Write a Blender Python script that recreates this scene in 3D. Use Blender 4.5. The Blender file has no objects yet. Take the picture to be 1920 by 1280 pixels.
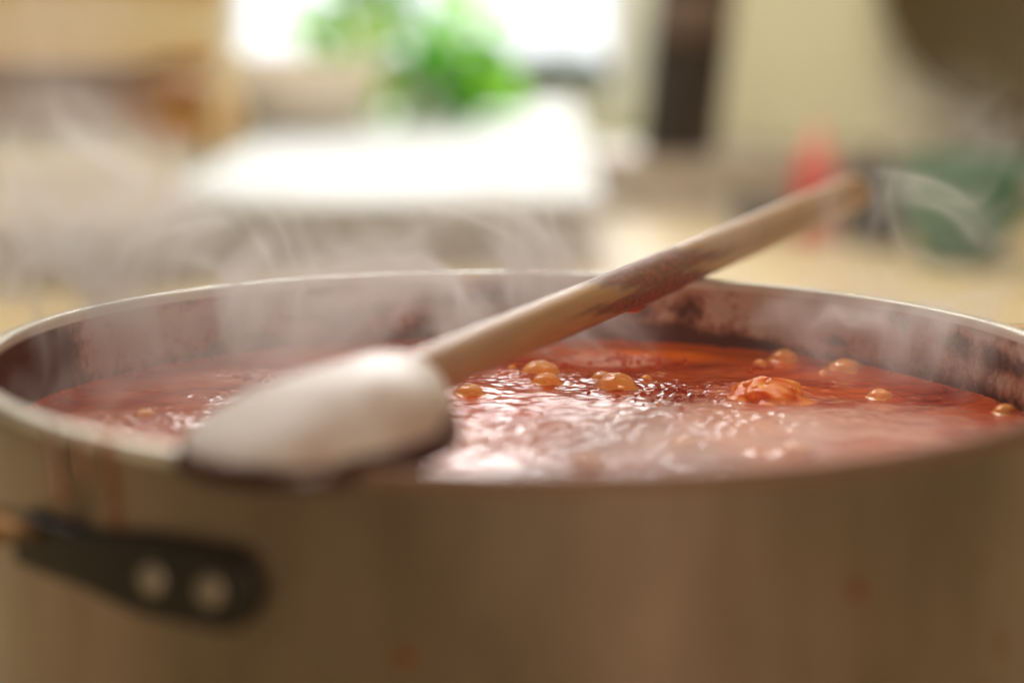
import bpy, math, random
import numpy as np
from mathutils import Vector, Matrix
random.seed(7); rng = np.random.RandomState(11)
S = bpy.context.scene
C = S.collection
R = 0.15                                    # outer radius of the pot (m); pot axis = z axis, rim top = z 0
# ------------------------------------------------------------------ camera
CAM = Vector((0.0, -3.597 * R, 0.637 * R)); PITCH, YAW, ROLL = 0.1733, -0.009, -0.009
FPX = 70.0 / 36.0 * 1920
fwd = Vector((math.sin(YAW) * math.cos(PITCH), math.cos(YAW) * math.cos(PITCH), -math.sin(PITCH)))
rt0 = Vector((math.cos(YAW), -math.sin(YAW), 0)); up0 = rt0.cross(fwd)
rt = rt0 * math.cos(ROLL) - up0 * math.sin(ROLL) * -1 * -1
up = up0 * math.cos(ROLL) + rt0 * math.sin(ROLL)
cam = bpy.data.cameras.new("camera"); co = bpy.data.objects.new("camera", cam); C.objects.link(co)
M = Matrix((rt, up, -fwd)).transposed().to_4x4(); M.translation = CAM
co.matrix_world = M
cam.lens = 70; cam.sensor_width = 36; cam.clip_start = 0.02; cam.clip_end = 100
cam.dof.use_dof = True; cam.dof.focus_distance = 4.07 * R; cam.dof.aperture_fstop = 3.7
S.camera = co
def ray(px, py):
    return (fwd + rt * ((px - 960) / FPX) - up * ((py - 640) / FPX))
def atd(px, py, d):                          # point of the photograph at distance d along the view axis
    return CAM + ray(px, py) * d
def atz(px, py, z):
    r = ray(px, py); return CAM + r * ((z - CAM.z) / r.z)
# ------------------------------------------------------------------ render settings, world, lamps
S.view_settings.view_transform = 'Standard'; S.view_settings.look = 'None'; S.view_settings.exposure = 0.14
S.cycles.use_denoising = True
S.cycles.volume_step_rate = 0.7; S.cycles.volume_max_steps = 128
S.cycles.use_adaptive_sampling = True; S.cycles.adaptive_threshold = 0.03
S.cycles.max_bounces = 6; S.cycles.diffuse_bounces = 3; S.cycles.glossy_bounces = 3; S.cycles.volume_bounces = 1; S.cycles.transparent_max_bounces = 16
S.cycles.sample_clamp_indirect = 6
W = bpy.data.worlds.new("World"); S.world = W; W.use_nodes = True
bg = W.node_tree.nodes['Background']; bg.inputs[0].default_value = (1.0, 0.85, 0.70, 1); bg.inputs[1].default_value = 0.145
def area(name, loc, target, sx, sy, power, col, spread=180):
    l = bpy.data.lights.new(name, 'AREA'); l.shape = 'RECTANGLE'; l.size = sx; l.size_y = sy
    l.energy = power; l.color = col; l.spread = math.radians(spread)
    o = bpy.data.objects.new(name, l); C.objects.link(o); o.location = loc
    o.rotation_euler = (Vector(target) - Vector(loc)).to_track_quat('-Z', 'Y').to_euler()
    return o
# daylight coming in through the window, then three added fill lights
area('window_daylight', (-0.15, 3.05, 0.80), (0, 0, 0), 0.80, 1.0, 28, (1.0, 0.98, 0.96))
area('overhead_fill', (-0.75, 1.1, 1.45), (0, 0, 0), 0.8, 0.8, 19, (1.0, 0.97, 0.93))  # added light from above to whiten the spoon top
area('room_fill', (0.6, -1.8, 0.5), (0, 0, -0.05), 0.7, 0.6, 11, (1.0, 0.74, 0.54))  # added warm fill from behind the camera for the pot's front
area('far_worktop_fill', (0.2, 0.9, 1.5), (0.3, 2.4, 0.0), 1.0, 0.8, 18, (1.0, 0.90, 0.70))  # added fill to brighten the far wall and worktop
# ------------------------------------------------------------------ material helpers
def mat(name, col, rough=0.5, metal=0.0, col2=None, scale=10, stretch=(1, 1, 1), bump=0.0, bscale=60, sss=0, trans=0, coat=0, lo=0.35, hi=0.65, ior=1.45, spec=0.5, sssr=1.0):
    m = bpy.data.materials.new(name); m.use_nodes = True; nt = m.node_tree; N = nt.nodes; L = nt.links
    p = N['Principled BSDF']; p.inputs['Base Color'].default_value = (*col, 1); p.inputs['Roughness'].default_value = rough
    p.inputs['Metallic'].default_value = metal; p.inputs['IOR'].default_value = ior; p.inputs['Specular IOR Level'].default_value = spec
    if coat: p.inputs['Coat Weight'].default_value = coat; p.inputs['Coat Roughness'].default_value = 0.05
    if sss:
        p.inputs['Subsurface Weight'].default_value = sss; p.inputs['Subsurface Radius'].default_value = (0.006, 0.002, 0.001); p.inputs['Subsurface Scale'].default_value = sssr
    if trans: p.inputs['Transmission Weight'].default_value = trans
    tc = N.new('ShaderNodeTexCoord'); mp = N.new('ShaderNodeMapping'); mp.inputs['Scale'].default_value = stretch
    L.new(tc.outputs['Object'], mp.inputs['Vector'])
    if col2:
        n = N.new('ShaderNodeTexNoise'); n.inputs['Scale'].default_value = scale; n.inputs['Detail'].default_value = 8; n.inputs['Roughness'].default_value = 0.62
        L.new(mp.outputs[0], n.inputs['Vector'])
        r = N.new('ShaderNodeValToRGB'); r.color_ramp.elements[0].position = lo; r.color_ramp.elements[1].position = hi
        r.color_ramp.elements[0].color = (*col, 1); r.color_ramp.elements[1].color = (*col2, 1)
        L.new(n.outputs['Fac'], r.inputs[0]); L.new(r.outputs[0], p.inputs['Base Color'])
    if bump:
        n2 = N.new('ShaderNodeTexNoise'); n2.inputs['Scale'].default_value = bscale; n2.inputs['Detail'].default_value = 6
        L.new(mp.outputs[0], n2.inputs['Vector'])
        b = N.new('ShaderNodeBump'); b.inputs['Strength'].default_value = bump; b.inputs['Distance'].default_value = 0.002
        L.new(n2.outputs['Fac'], b.inputs['Height']); L.new(b.outputs[0], p.inputs['Normal'])
    return m
def emis(name, col, s):
    m = bpy.data.materials.new(name); m.use_nodes = True; nt = m.node_tree
    nt.nodes.remove(nt.nodes['Principled BSDF']); e = nt.nodes.new('ShaderNodeEmission')
    e.inputs[0].default_value = (*col, 1); e.inputs[1].default_value = s
    nt.links.new(e.outputs[0], nt.nodes['Material Output'].inputs[0]); return m
# ------------------------------------------------------------------ object helpers
def tag(o, label=None, cat=None, group=None, kind=None):
    if label: o['label'] = label
    if cat: o['category'] = cat
    if group: o['group'] = group
    if kind: o['kind'] = kind
    return o
def empty(name, loc):
    o = bpy.data.objects.new(name, None); o.empty_display_size = 0.02; C.objects.link(o); o.location = loc; return o
def mesh(name, V, F, m, parent=None, smooth=True, off=None):
    """vertices are world points; made local to the parent's (or given) origin"""
    org = Vector(off) if off is not None else (parent_origin(parent) if parent else Vector((0, 0, 0)))
    me = bpy.data.meshes.new(name)
    A = np.asarray([tuple(v) for v in V] if not isinstance(V, np.ndarray) else V, dtype=float) - np.array(org)
    me.from_pydata(A.tolist(), [], F if isinstance(F, list) else F.tolist()); me.update()
    if smooth: me.polygons.foreach_set('use_smooth', [True] * len(me.polygons))
    if m: me.materials.append(m)
    o = bpy.data.objects.new(name, me); C.objects.link(o)
    if parent:
        o.parent = parent; o.location = org - parent_origin(parent)
    else: o.location = org
    return o
def parent_origin(p):
    v = Vector((0, 0, 0))
    while p is not None:
        v += p.location; p = p.parent
    return v
def box(x0, x1, y0, y1, z0, z1):
    V = [(x, y, z) for z in (z0, z1) for y in (y0, y1) for x in (x0, x1)]
    return V, [(0, 2, 3, 1), (4, 5, 7, 6), (0, 1, 5, 4), (2, 6, 7, 3), (0, 4, 6, 2), (1, 3, 7, 5)]
def boxo(name, b, m, parent=None, bev=0.0, off=None, rz=None):
    V, F = box(*b)
    o = mesh(name, V, F, m, parent, False, off)
    if bev:
        md = o.modifiers.new('bevel', 'BEVEL'); md.width = bev; md.segments = 3
    return o
def lathe(prof, cx=0, cy=0, n=96, closed=False):
    V = []; F = []
    for r, z in prof:
        for k in range(n):
            a = 2 * math.pi * k / n; V.append((cx + r * math.cos(a), cy + r * math.sin(a), z))
    m_ = len(prof)
    for i in range(m_ if closed else m_ - 1):
        j = (i + 1) % m_
        for k in range(n):
            k2 = (k + 1) % n; F.append((i * n + k, i * n + k2, j * n + k2, j * n + k))
    return V, F
def tube(pts, rad, n=20, sx=1.0, cap=True):
    """swept tube; rad number or list"""
    P = [Vector(p) for p in pts]; V = []; F = []
    ref = Vector((0, 0, 1))
    for i, p in enumerate(P):
        t = (P[min(i + 1, len(P) - 1)] - P[max(i - 1, 0)]).normalized()
        s = t.cross(ref)
        if s.length < 1e-3: s = t.cross(Vector((1, 0, 0)))
        s.normalize(); u = s.cross(t).normalized(); r = rad[i] if hasattr(rad, '__len__') else rad
        for k in range(n):
            a = 2 * math.pi * k / n; V.append(p + s * (r * sx * math.cos(a)) + u * (r * math.sin(a)))
    for i in range(len(P) - 1):
        for k in range(n):
            k2 = (k + 1) % n; F.append((i * n + k, i * n + k2, (i + 1) * n + k2, (i + 1) * n + k))
    if cap:
        F.append(tuple(range(n))[::-1]); F.append(tuple((len(P) - 1) * n + k for k in range(n)))
    return V, F
def field(x, y, lam0, lam1, n, seed, aniso=None):
    """smooth random field made of sine waves with wavelengths lam0..lam1"""
    g = np.random.RandomState(seed); h = np.zeros_like(x)
    for _ in range(n):
        lam = math.exp(g.uniform(math.log(lam0), math.log(lam1))); a = g.uniform(0, 2 * math.pi)
        kx, ky = 2 * math.pi / lam * math.cos(a), 2 * math.pi / lam * math.sin(a)
        h += np.sin(kx * x + ky * y + g.uniform(0, 6.28)) * (lam / lam1) ** 0.8
    return h / math.sqrt(n)

# ================================================================== THE SETTING
WT = -0.165                                    # worktop level (the pot stands on it)
m_worktop = mat('pale_oak_worktop', (0.68, 0.55, 0.33), 0.45, col2=(0.56, 0.43, 0.24), scale=6, stretch=(1, 9, 1), bump=0.1)
o = boxo('worktop', (-2.2, 2.6, -0.9, 1.86, WT - 0.04, WT), m_worktop); tag(o, kind='structure')
m_wall = mat('cream_wall_paint', (0.78, 0.76, 0.54), 0.8, col2=(0.74, 0.72, 0.50), scale=3, bump=0.2, bscale=200)
m_white = mat('white_gloss_paint', (0.82, 0.82, 0.80), 0.35, col2=(0.78, 0.78, 0.76), scale=5)
m_frame = mat('white_window_frame_paint', (0.80, 0.76, 0.72), 0.4, col2=(0.74, 0.70, 0.66), scale=8)
m_greige = mat('greige_panel_paint', (0.25, 0.22, 0.15), 0.55, col2=(0.21, 0.18, 0.12), scale=9, bump=0.2)
m_floor = mat('brown_floor', (0.16, 0.12, 0.08), 0.6, col2=(0.12, 0.09, 0.06), scale=4)
V, F = box(-3, 3.4, -2.6, 3.4, -1.1, -1.05); tag(mesh('floor', V, F, m_floor, smooth=False), kind='structure')

# back wall with window opening
YB = 3.12
wl = atd(395, 195, YB - CAM.y); wr = atd(1225, 195, YB - CAM.y)
WX0, WX1, WZ0, WZ1 = wl.x, wr.x, -0.125, 1.25
wall = empty('window_wall', (WX0, YB, -1.05)); tag(wall, kind='structure')
boxo('wall_panel', (-3, WX0, YB, YB + 0.2, -1.05, 2.2), m_wall, wall)
boxo('wall_panel', (WX1, 3.4, YB, YB + 0.2, -1.05, 2.2), m_wall, wall)
boxo('wall_panel', (WX0, WX1, YB, YB + 0.2, -1.05, WZ0), m_wall, wall)
boxo('wall_panel', (WX0, WX1, YB, YB + 0.2, WZ1, 2.2), m_wall, wall)
win = empty('window', (WX0, YB, WZ0)); tag(win, 'tall white framed window glaring with daylight behind the plant', 'window')
fw = 0.05
def frm(b): return boxo('frame', b, m_frame, win, 0.006)
frm((WX0, WX0 + fw, YB + 0.05, YB + 0.11, WZ0, WZ1)); frm((WX1 - fw * 1.6, WX1, YB + 0.05, YB + 0.11, WZ0, WZ1))
frm((WX0 + fw, WX1 - fw * 1.6, YB + 0.05, YB + 0.11, WZ1 - fw, WZ1)); frm((WX0 + fw, WX1 - fw * 1.6, YB + 0.05, YB + 0.11, WZ0, WZ0 + 0.03))
m_glass = mat('window_glass', (1, 1, 1), 0.0, trans=1.0, ior=1.01)
boxo('pane', (WX0 + fw, WX1 - fw * 1.6, YB + 0.078, YB + 0.082, WZ0 + 0.03, WZ1 - fw), m_glass, win)
# bright sky beyond the window
V, F = box(-6, 6, 9.0, 9.05, -2, 8)
tag(mesh('sky', V, F, emis('bright_overcast_sky', (0.95, 0.98, 1.0), 1.5), smooth=False), kind='structure')
m_lawn = mat('lawn', (0.22, 0.28, 0.14), 0.9, col2=(0.16, 0.21, 0.09), scale=6)
V, F = box(-6, 6, 3.5, 9.0, -1.4, -1.3); tag(mesh('ground', V, F, m_lawn, smooth=False), kind='structure')

# side wall to the right of the window: nearer, runs to the right edge
YS = 2.15
sw0 = atd(1300, 300, YS - CAM.y).x
o = boxo('side_wall', (sw0, 3.2, YS, YB - 0.003, -1.05, 2.2), m_wall); tag(o, kind='structure')
# riser and ledge behind the worktop
m_riser = mat('taupe_tile_riser', (0.40, 0.33, 0.26), 0.4, col2=(0.34, 0.28, 0.22), scale=12)
rx0 = atd(1115, 350, 2.35).x
o = boxo('ledge', (rx0, 3.2, 1.863, YS - 0.003, -0.6, -0.098), m_riser, bev=0.004); tag(o, kind='structure')

# white worktop unit under the window
m_top = mat('white_laminate_top', (0.60, 0.62, 0.65), 0.65, spec=.2, col2=(0.55, 0.57, 0.60), scale=4)
unit = empty('white_kitchen_unit', (-0.3, 1.3, -1.05)); tag(unit, 'long white topped kitchen unit under the window, greige front', 'kitchen unit')
ya, yb = 1.27, 1.42
ux0, ux1 = atd(240, 350, 1.8).x, rx0 - 0.004
def slant(name, z0, z1, y_add, m_, x0=ux0, x1=ux1, ym=YB - 0.004):
    f = lambda x: ya + (yb - ya) * (x - (-0.36)) / 0.7 + y_add
    V = [(x0, f(x0), z0), (x1, f(x1), z0), (x1, ym, z0), (x0, ym, z0), (x0, f(x0), z1), (x1, f(x1), z1), (x1, ym, z1), (x0, ym, z1)]
    return mesh(name, V, [(0, 3, 2, 1), (4, 5, 6, 7), (0, 1, 5, 4), (1, 2, 6, 5), (2, 3, 7, 6), (3, 0, 4, 7)], m_, unit, False)
slant('top', -0.106, -0.1, 0.0, m_top)
slant('body', WT + 0.001, -0.1065, 0.012, m_greige, ux0 + 0.002, ux1 - 0.02)

# ------------------------------------------------------------------ wooden slatted crates at left
m_pine = mat('honey_pine_board', (0.74, 0.60, 0.36), 0.5, col2=(0.66, 0.50, 0.27), scale=5, stretch=(1, 1, 7), bump=0.15)
m_pine2 = mat('shaded_pine_board', (0.40, 0.25, 0.14), 0.5, col2=(0.34, 0.20, 0.10), scale=5, stretch=(1, 1, 7))  # pine darkened in colour for the shade inside the cabinet bay
def px_box(x0, y0, x1, y1, d, thick):
    a = atd(x0, y0, d); b = atd(x1, y1, d)
    return (a.x, b.x, a.y, a.y + thick, b.z, a.z)
cr = empty('wooden_cabinet', atd(150, 420, 1.92)); tag(cr, 'honey pine cabinet of wide horizontal boards at the left edge', 'cabinet')
dcr = 1.74
pb = px_box(-420, 424, 322, 600, 1.74, 0.3); boxo('shade_board', (pb[0], pb[1], pb[2] + .005, pb[2] + .04, WT + .0005, pb[5]), m_greige, cr)  # dark board standing for the shade below the cabinet
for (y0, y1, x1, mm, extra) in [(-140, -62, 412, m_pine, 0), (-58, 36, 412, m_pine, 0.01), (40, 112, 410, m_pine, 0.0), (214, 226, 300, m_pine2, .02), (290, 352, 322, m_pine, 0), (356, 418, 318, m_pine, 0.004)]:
    b = px_box(-420, y0, x1, y1, dcr, 0.03); b = (b[0], b[1], b[2] + extra, b[3] + extra, b[4], b[5])
    boxo('board', b, mm, cr, 0.004)
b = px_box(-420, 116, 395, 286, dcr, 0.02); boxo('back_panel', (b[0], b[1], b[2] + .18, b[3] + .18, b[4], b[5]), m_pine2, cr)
b = px_box(-420, 112, 250, 124, dcr, 0.2); boxo('shelf', (b[0], b[1], b[2] + .032, b[3], b[4], b[5]), m_pine, cr)
b = px_box(385, 116, 405, 286, dcr, 0.18); boxo('side_panel', b, m_pine, cr)
# something orange-brown on the shelf: loaf shaped bread box
def blob(cx, cy, cz, rx, ry, rz, n=28, k=18, p=1.0, zmin=-1):
    V = []; F = []
    for i in range(k + 1):
        ph = math.pi * i / k
        for j in range(n):
            a = 2 * math.pi * j / n
            q = lambda v: math.copysign(abs(v) ** p, v)
            V.append((cx + rx * q(math.sin(ph)) * q(math.cos(a)), cy + ry * q(math.sin(ph)) * q(math.sin(a)), cz + rz * q(math.cos(ph))))
    for i in range(k):
        for j in range(n):
            j2 = (j + 1) % n; F.append((i * n + j, i * n + j2, (i + 1) * n + j2, (i + 1) * n + j))
    return V, F
m_bread = mat('toasted_loaf_crust', (0.55, 0.27, 0.07), 0.6, col2=(0.62, 0.36, 0.13), scale=14, bump=0.4)
c = atd(300, 226, 1.74); V, F = blob(c.x, c.y + 0.08, c.z, 0.06, 0.045, 0.032, p=0.8)
tag(mesh('bread_loaf', V, F, m_bread, off=(c.x, c.y + .08, c.z - .032)), 'orange brown crusted loaf in the open bay of the pine cabinet', 'loaf')
# ------------------------------------------------------------------ cream dish shape added for the peach glow by the window
m_dish = mat('peach_glow_cream', (0.88, 0.80, 0.70), 0.4, col2=(0.80, 0.68, 0.55), scale=8)
c = atd(520, 205, 2.9)
V, F = lathe([(0.001, -0.098), (0.09, -0.098), (0.13, -0.088), (0.15, -0.02), (0.152, 0.0), (0.145, 0.0), (0.14, -0.02), (0.12, -0.08), (0.001, -0.085)], c.x, c.y, 64)
tag(mesh('glow_dish', V, F, m_dish, off=(c.x, c.y, -0.098)), 'added cream dish shape for the peach glow between cabinet and plant', 'dish')

# ------------------------------------------------------------------ potted plant
pl = atd(790, 200, 3.05)
plant = empty('potted_plant', (pl.x, pl.y, -0.1)); tag(plant, 'leafy bright green plant in a white pot before the window', 'plant')
m_pot = mat('white_glazed_pot', (0.82, 0.84, 0.87), 0.3, col2=(0.78, 0.8, 0.84), scale=6)
V, F = lathe([(0.001, -0.0995), (0.034, -0.0995), (0.036, -0.09), (0.046, -0.03), (0.05, -0.028), (0.05, -0.02), (0.045, -0.02), (0.04, -0.03), (0.001, -0.03)], pl.x, pl.y, 48)
mesh('pot', V, F, m_pot, plant)
def leafmat(name, c, c2, tr):
    m = bpy.data.materials.new(name); m.use_nodes = True; nt = m.node_tree; N = nt.nodes; L = nt.links
    p = N['Principled BSDF']; p.inputs['Roughness'].default_value = 0.4
    n = N.new('ShaderNodeTexNoise'); n.inputs['Scale'].default_value = 25
    r = N.new('ShaderNodeValToRGB'); r.color_ramp.elements[0].color = (*c, 1); r.color_ramp.elements[1].color = (*c2, 1)
    L.new(n.outputs['Fac'], r.inputs[0]); L.new(r.outputs[0], p.inputs['Base Color'])
    t = N.new('ShaderNodeBsdfTranslucent'); t.inputs[0].default_value = (*tr, 1)
    mx = N.new('ShaderNodeMixShader'); mx.inputs[0].default_value = 0.6
    L.new(p.outputs[0], mx.inputs[1]); L.new(t.outputs[0], mx.inputs[2]); L.new(mx.outputs[0], N['Material Output'].inputs[0]); return m
m_leaf = [leafmat('bright_green_leaf', (0.08, 0.24, 0.01), (0.13, 0.34, 0.01), (0.28, 0.66, 0.02)),
          leafmat('deep_green_leaf', (0.03, 0.15, 0.01), (0.05, 0.2, 0.01), (0.10, 0.42, 0.01)),
          leafmat('lime_leaf', (0.4, 0.6, 0.05), (0.5, 0.7, 0.1), (0.75, 0.9, 0.15))]
def leaf_mesh(m_):
    V = [(0, 0, 0)]; F = []
    n = 6
    for i in range(1, n):
        t = i / n; w = 0.36 * math.sin(math.pi * t ** 0.8) ** 0.8; z = -0.25 * t * t
        V += [(t, -w, z + 0.10 * w), (t, 0, z), (t, w, z + 0.10 * w)]
    V.append((1, 0, -0.28)); e = len(V) - 1
    F += [(0, 1, 2), (0, 2, 3)]
    for i in range(n - 2):
        a = 1 + 3 * i; F += [(a, a + 3, a + 4, a + 1), (a + 1, a + 4, a + 5, a + 2)]
    a = 1 + 3 * (n - 2); F += [(a, e, a + 1), (a + 1, e, a + 2)]
    me = bpy.data.meshes.new('leaf'); me.from_pydata(V, [], F); me.polygons.foreach_set('use_smooth', [True] * len(F)); me.materials.append(m_); return me
lm = [leaf_mesh(m) for m in m_leaf]
m_stem = mat('green_stem', (0.10, 0.22, 0.04), 0.5)
po = parent_origin(plant)
anchors = []
# (px, py, spread px, leaves, kinds)
for (px, py, s, n, kd) in [(760, 40, 85, 34, (0, 0, 1)), (860, 95, 55, 22, (0, 0, 1)), (880, 20, 35, 12, (0, 1)), (715, 130, 30, 6, (2,)), (690, 165, 22, 3, (2, 2)), (800, 140, 70, 16, (0, 1, 0)), (920, 165, 34, 12, (1, 0)),
                           (600, 45, 22, 7, (0,)), (660, 30, 50, 16, (0, 2, 0)), (650, 110, 36, 10, (0, 2)), (760, -90, 110, 34, (0, 1)), (880, 180, 40, 8, (1,))]:
    ce = atd(px, py, 3.05)
    st = [(pl.x, pl.y, -0.04), ((pl.x + ce.x) / 2 * 1.0 + random.uniform(-.01, .01), pl.y + random.uniform(-.02, .02), (ce.z - 0.04) / 2 + 0.01), (ce.x, ce.y + random.uniform(-.02, .02), ce.z)]
    V, F = tube(st, 0.0022, 6); mesh('stem', V, F, m_stem, plant)
    for _ in range(n):
        q = atd(px + random.gauss(0, s * .6), py + random.gauss(0, s * .6), 3.05 + random.gauss(0, 0.05))
        if (q - atd(830, -5, 3.05)).xz.length < 0.052 and py > -60: continue
        o = bpy.data.objects.new('leaf', lm[random.choice(kd)]); C.objects.link(o); o.parent = plant
        o.location = q - po
        sc = random.uniform(0.05, 0.075); o.scale = (sc,) * 3
        o.rotation_euler = (random.uniform(-1.1, 1.1), random.uniform(-0.6, 0.9), random.uniform(0, 6.28))
# garden bushes outside, far and blurred
m_bush = leafmat('garden_leaf', (0.20, 0.27, 0.13), (0.28, 0.34, 0.18), (0.5, 0.6, 0.35))
def bush(cx, cy, cz, rx, rz, n, label, seed):
    g = random.Random(seed); V = []; F = []
    for i in range(n):
        while True:
            a = [g.uniform(-1, 1) for _ in range(3)]
            if sum(t * t for t in a) < 1: break
        c_ = Vector((cx + a[0] * rx, cy + a[1] * rx, cz + a[2] * rz)); u = Vector([g.gauss(0, 1) for _ in range(3)]).normalized(); v = u.orthogonal().normalized()
        s = g.uniform(.03, .06); b_ = len(V)
        V += [c_ - u * s, c_ + v * s * .5, c_ + u * s, c_ - v * s * .5]; F.append((b_, b_ + 1, b_ + 2, b_ + 3))
    r_ = empty('garden_bush', (cx, cy, -1.3)); tag(r_, label, 'bush')
    f_ = mesh('foliage', V, F, m_bush, r_, False); f_['kind'] = 'stuff'
    V, F = tube([(cx, cy, -1.3), (cx + .02, cy, cz)], [0.04, 0.02], 8); mesh('trunk', V, F, m_floor, r_)
b1 = atd(1040, 165, 7.0); bush(b1.x, b1.y, b1.z - 0.03, 0.30, 0.14, 1200, 'grey green garden bush seen through the window beside the bottle', 3)
b2 = atd(1185, 210, 7.6); bush(b2.x, b2.y, b2.z - 0.3, 0.35, 0.3, 900, 'lower garden bush seen at the right edge of the window', 4)

# ------------------------------------------------------------------ dark bottle
c = atd(1270, 292, 2.45)
bt = empty('wine_bottle', (c.x, c.y, -0.0975)); tag(bt, 'tall dark brown bottle beside the window frame', 'bottle')
m_dark = mat('dark_brown_glass', (0.028, 0.018, 0.011), 0.5, col2=(0.04, 0.025, 0.015), scale=5, spec=.2)
V, F = lathe([(0.0010, -0.0975), (0.0425, -0.0975), (0.0475, -0.092), (0.0481, 0.10), (0.0450, 0.125), (0.0275, 0.16), (0.0187, 0.18), (0.0175, 0.24), (0.0200, 0.242), (0.0200, 0.26), (0.0010, 0.26)], c.x, c.y, 48)
tl = []
for v in V:                                                     # the bottle leans slightly to the right
    tl.append((v[0] + (v[2] + 0.0975) * 0.09, v[1], v[2]))
mesh('body', tl, F, m_dark, bt)
m_lab = mat('brown_paper_label', (0.14, 0.085, 0.05), 0.7, col2=(0.10, 0.06, 0.035), scale=12)
V = []; F = []
for i, z in enumerate((0.04, 0.095)):
    for k in range(17):
        a = math.radians(-155 + 130 * k / 16); V.append((c.x + 0.0487 * math.cos(a) + (z + 0.0975) * 0.09, c.y + 0.0487 * math.sin(a), z))
F = [(k, k + 1, 17 + k + 1, 17 + k) for k in range(16)]
o = mesh('label', V, F, m_lab, bt); md = o.modifiers.new('s', 'SOLIDIFY'); md.thickness = 0.0004
# ------------------------------------------------------------------ red bottle, small dark pot, dark jar, green bowl
m_red = mat('red_plastic', (0.55, 0.06, 0.04), 0.35, col2=(0.55, 0.04, 0.025), scale=5)
m_black = mat('black_plastic', (0.02, 0.018, 0.012), 0.5, col2=(0.03, 0.028, 0.02), scale=9, spec=.2)
c = atd(1527, 435, 2.15)
rb = empty('squeeze_bottle', (c.x, c.y, WT)); tag(rb, 'red squeeze bottle standing behind the end of the spoon handle', 'bottle')
V, F = lathe([(0.001, WT), (0.021, WT), (0.024, WT + .006), (0.024, WT + .075), (0.018, WT + .09), (0.001, WT + .09)], c.x, c.y, 40); mesh('body', V, F, m_red, rb)
V, F = lathe([(0.016, WT + .088), (0.016, WT + .098), (0.008, WT + .104), (0.003, WT + .128), (0.001, WT + .128)], c.x, c.y, 32); mesh('nozzle', V, F, mat('pale_red_plastic', (0.75, 0.25, 0.18), 0.4), rb)
c = atd(1430, 372, 2.2)
k1 = empty('black_bowl', (c.x, c.y, WT)); tag(k1, 'low black bowl on the worktop left of the red bottle', 'bowl')
V, F = lathe([(0.001, WT), (0.02, WT), (0.034, WT + .012), (0.036, WT + .035), (0.033, WT + .035), (0.03, WT + .014), (0.001, WT + .006)], c.x, c.y, 40); mesh('body', V, F, m_black, k1)
c = atd(1640, 400, 2.12)
k2 = empty('dark_jar', (c.x, c.y, WT)); tag(k2, 'dark grey lidded jar between the red bottle and green bowl', 'jar')
V, F = lathe([(0.001, WT), (0.03, WT), (0.034, WT + .006), (0.034, WT + .065), (0.028, WT + .072), (0.001, WT + .072)], c.x, c.y, 40); mesh('body', V, F, mat('dark_grey_glaze', (0.045, 0.04, 0.035), 0.5), k2)
V, F = lathe([(0.030, WT + .0705), (0.031, WT + .084), (0.028, WT + .087), (0.006, WT + .087), (0.008, WT + .1), (0.001, WT + .1)], c.x, c.y, 32); mesh('lid', V, F, m_black, k2)
m_green = mat('green_enamel', (0.006, 0.17, 0.075), 0.35, col2=(0.004, 0.11, 0.05), scale=10, coat=0.5)
c = atd(1800, 470, 1.98)
gb = empty('green_bowl', (c.x, c.y, WT)); tag(gb, 'deep green enamel bowl at the right with steam before it', 'bowl')
V, F = lathe([(0.001, WT), (0.03, WT), (0.031, WT + .008), (0.045, WT + .03), (0.054, WT + .06), (0.057, WT + .088), (0.059, WT + .09), (0.054, WT + .09), (0.05, WT + .06), (0.04, WT + .03), (0.001, WT + .015)], c.x, c.y, 48); mesh('body', V, F, m_green, gb)
V, F = tube([(c.x + .055, c.y, WT + .08), (c.x + .078, c.y, WT + .078), (c.x + .08, c.y, WT + .05), (c.x + .048, c.y, WT + .038)], 0.005, 10); mesh('handle', V, F, m_green, gb)
gb.scale = (1.22, 1.22, 1.15)
# wall cabinet top right
m_brown = mat('dark_walnut', (0.12, 0.085, 0.03), 0.6, col2=(0.08, 0.055, 0.018), scale=5, stretch=(8, 1, 1))
c = atd(1965, -75, 2.5)
wk = empty('hanging_wok', (c.x, YS - 0.004, c.z)); tag(wk, 'large dark brown pan hung on the wall in the upper right corner', 'pan')
def yl(prof, cx, y0, cz, n=72):
    V, F = lathe(prof, n=n); return [(cx + v[0], y0 - v[2], cz + v[1]) for v in V], F
V, F = yl([(0.001, 0.002), (0.10, 0.004), (0.17, 0.03), (0.2, 0.07), (0.203, 0.07), (0.175, 0.02), (0.10, 0.0), (0.001, 0.0)][::-1], c.x, YS - 0.004, c.z); mesh('body', V, F, m_brown, wk)
V, F = tube([(c.x, YS - .06, c.z + .19), (c.x, YS - .05, c.z + .30), (c.x, YS - .03, c.z + .40)], [.012, .014, .012], 12); mesh('handle', V, F, m_brown, wk)
c = atd(1915, 265, 2.45)
V, F = tube([(c.x, c.y, c.z + .2), (c.x, c.y, c.z + .04), (c.x, c.y, c.z - 0.02), (c.x, c.y, c.z - .05)], [0.005, 0.012, 0.03, 0.018], 20)
tag(mesh('hanging_ladle', V, F, m_brown, off=(c.x, c.y, c.z + .2)), 'dark utensil hanging just below the big pan at the right edge', 'utensil')

# ================================================================== THE POT
pot = empty('cooking_pot', (0, 0, WT)); tag(pot, 'large dull aluminium stock pot of simmering tomato sauce, stained inside', 'pot')
RI = R * 0.972; ZS = -0.160 * R                  # inner radius; sauce level
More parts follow.
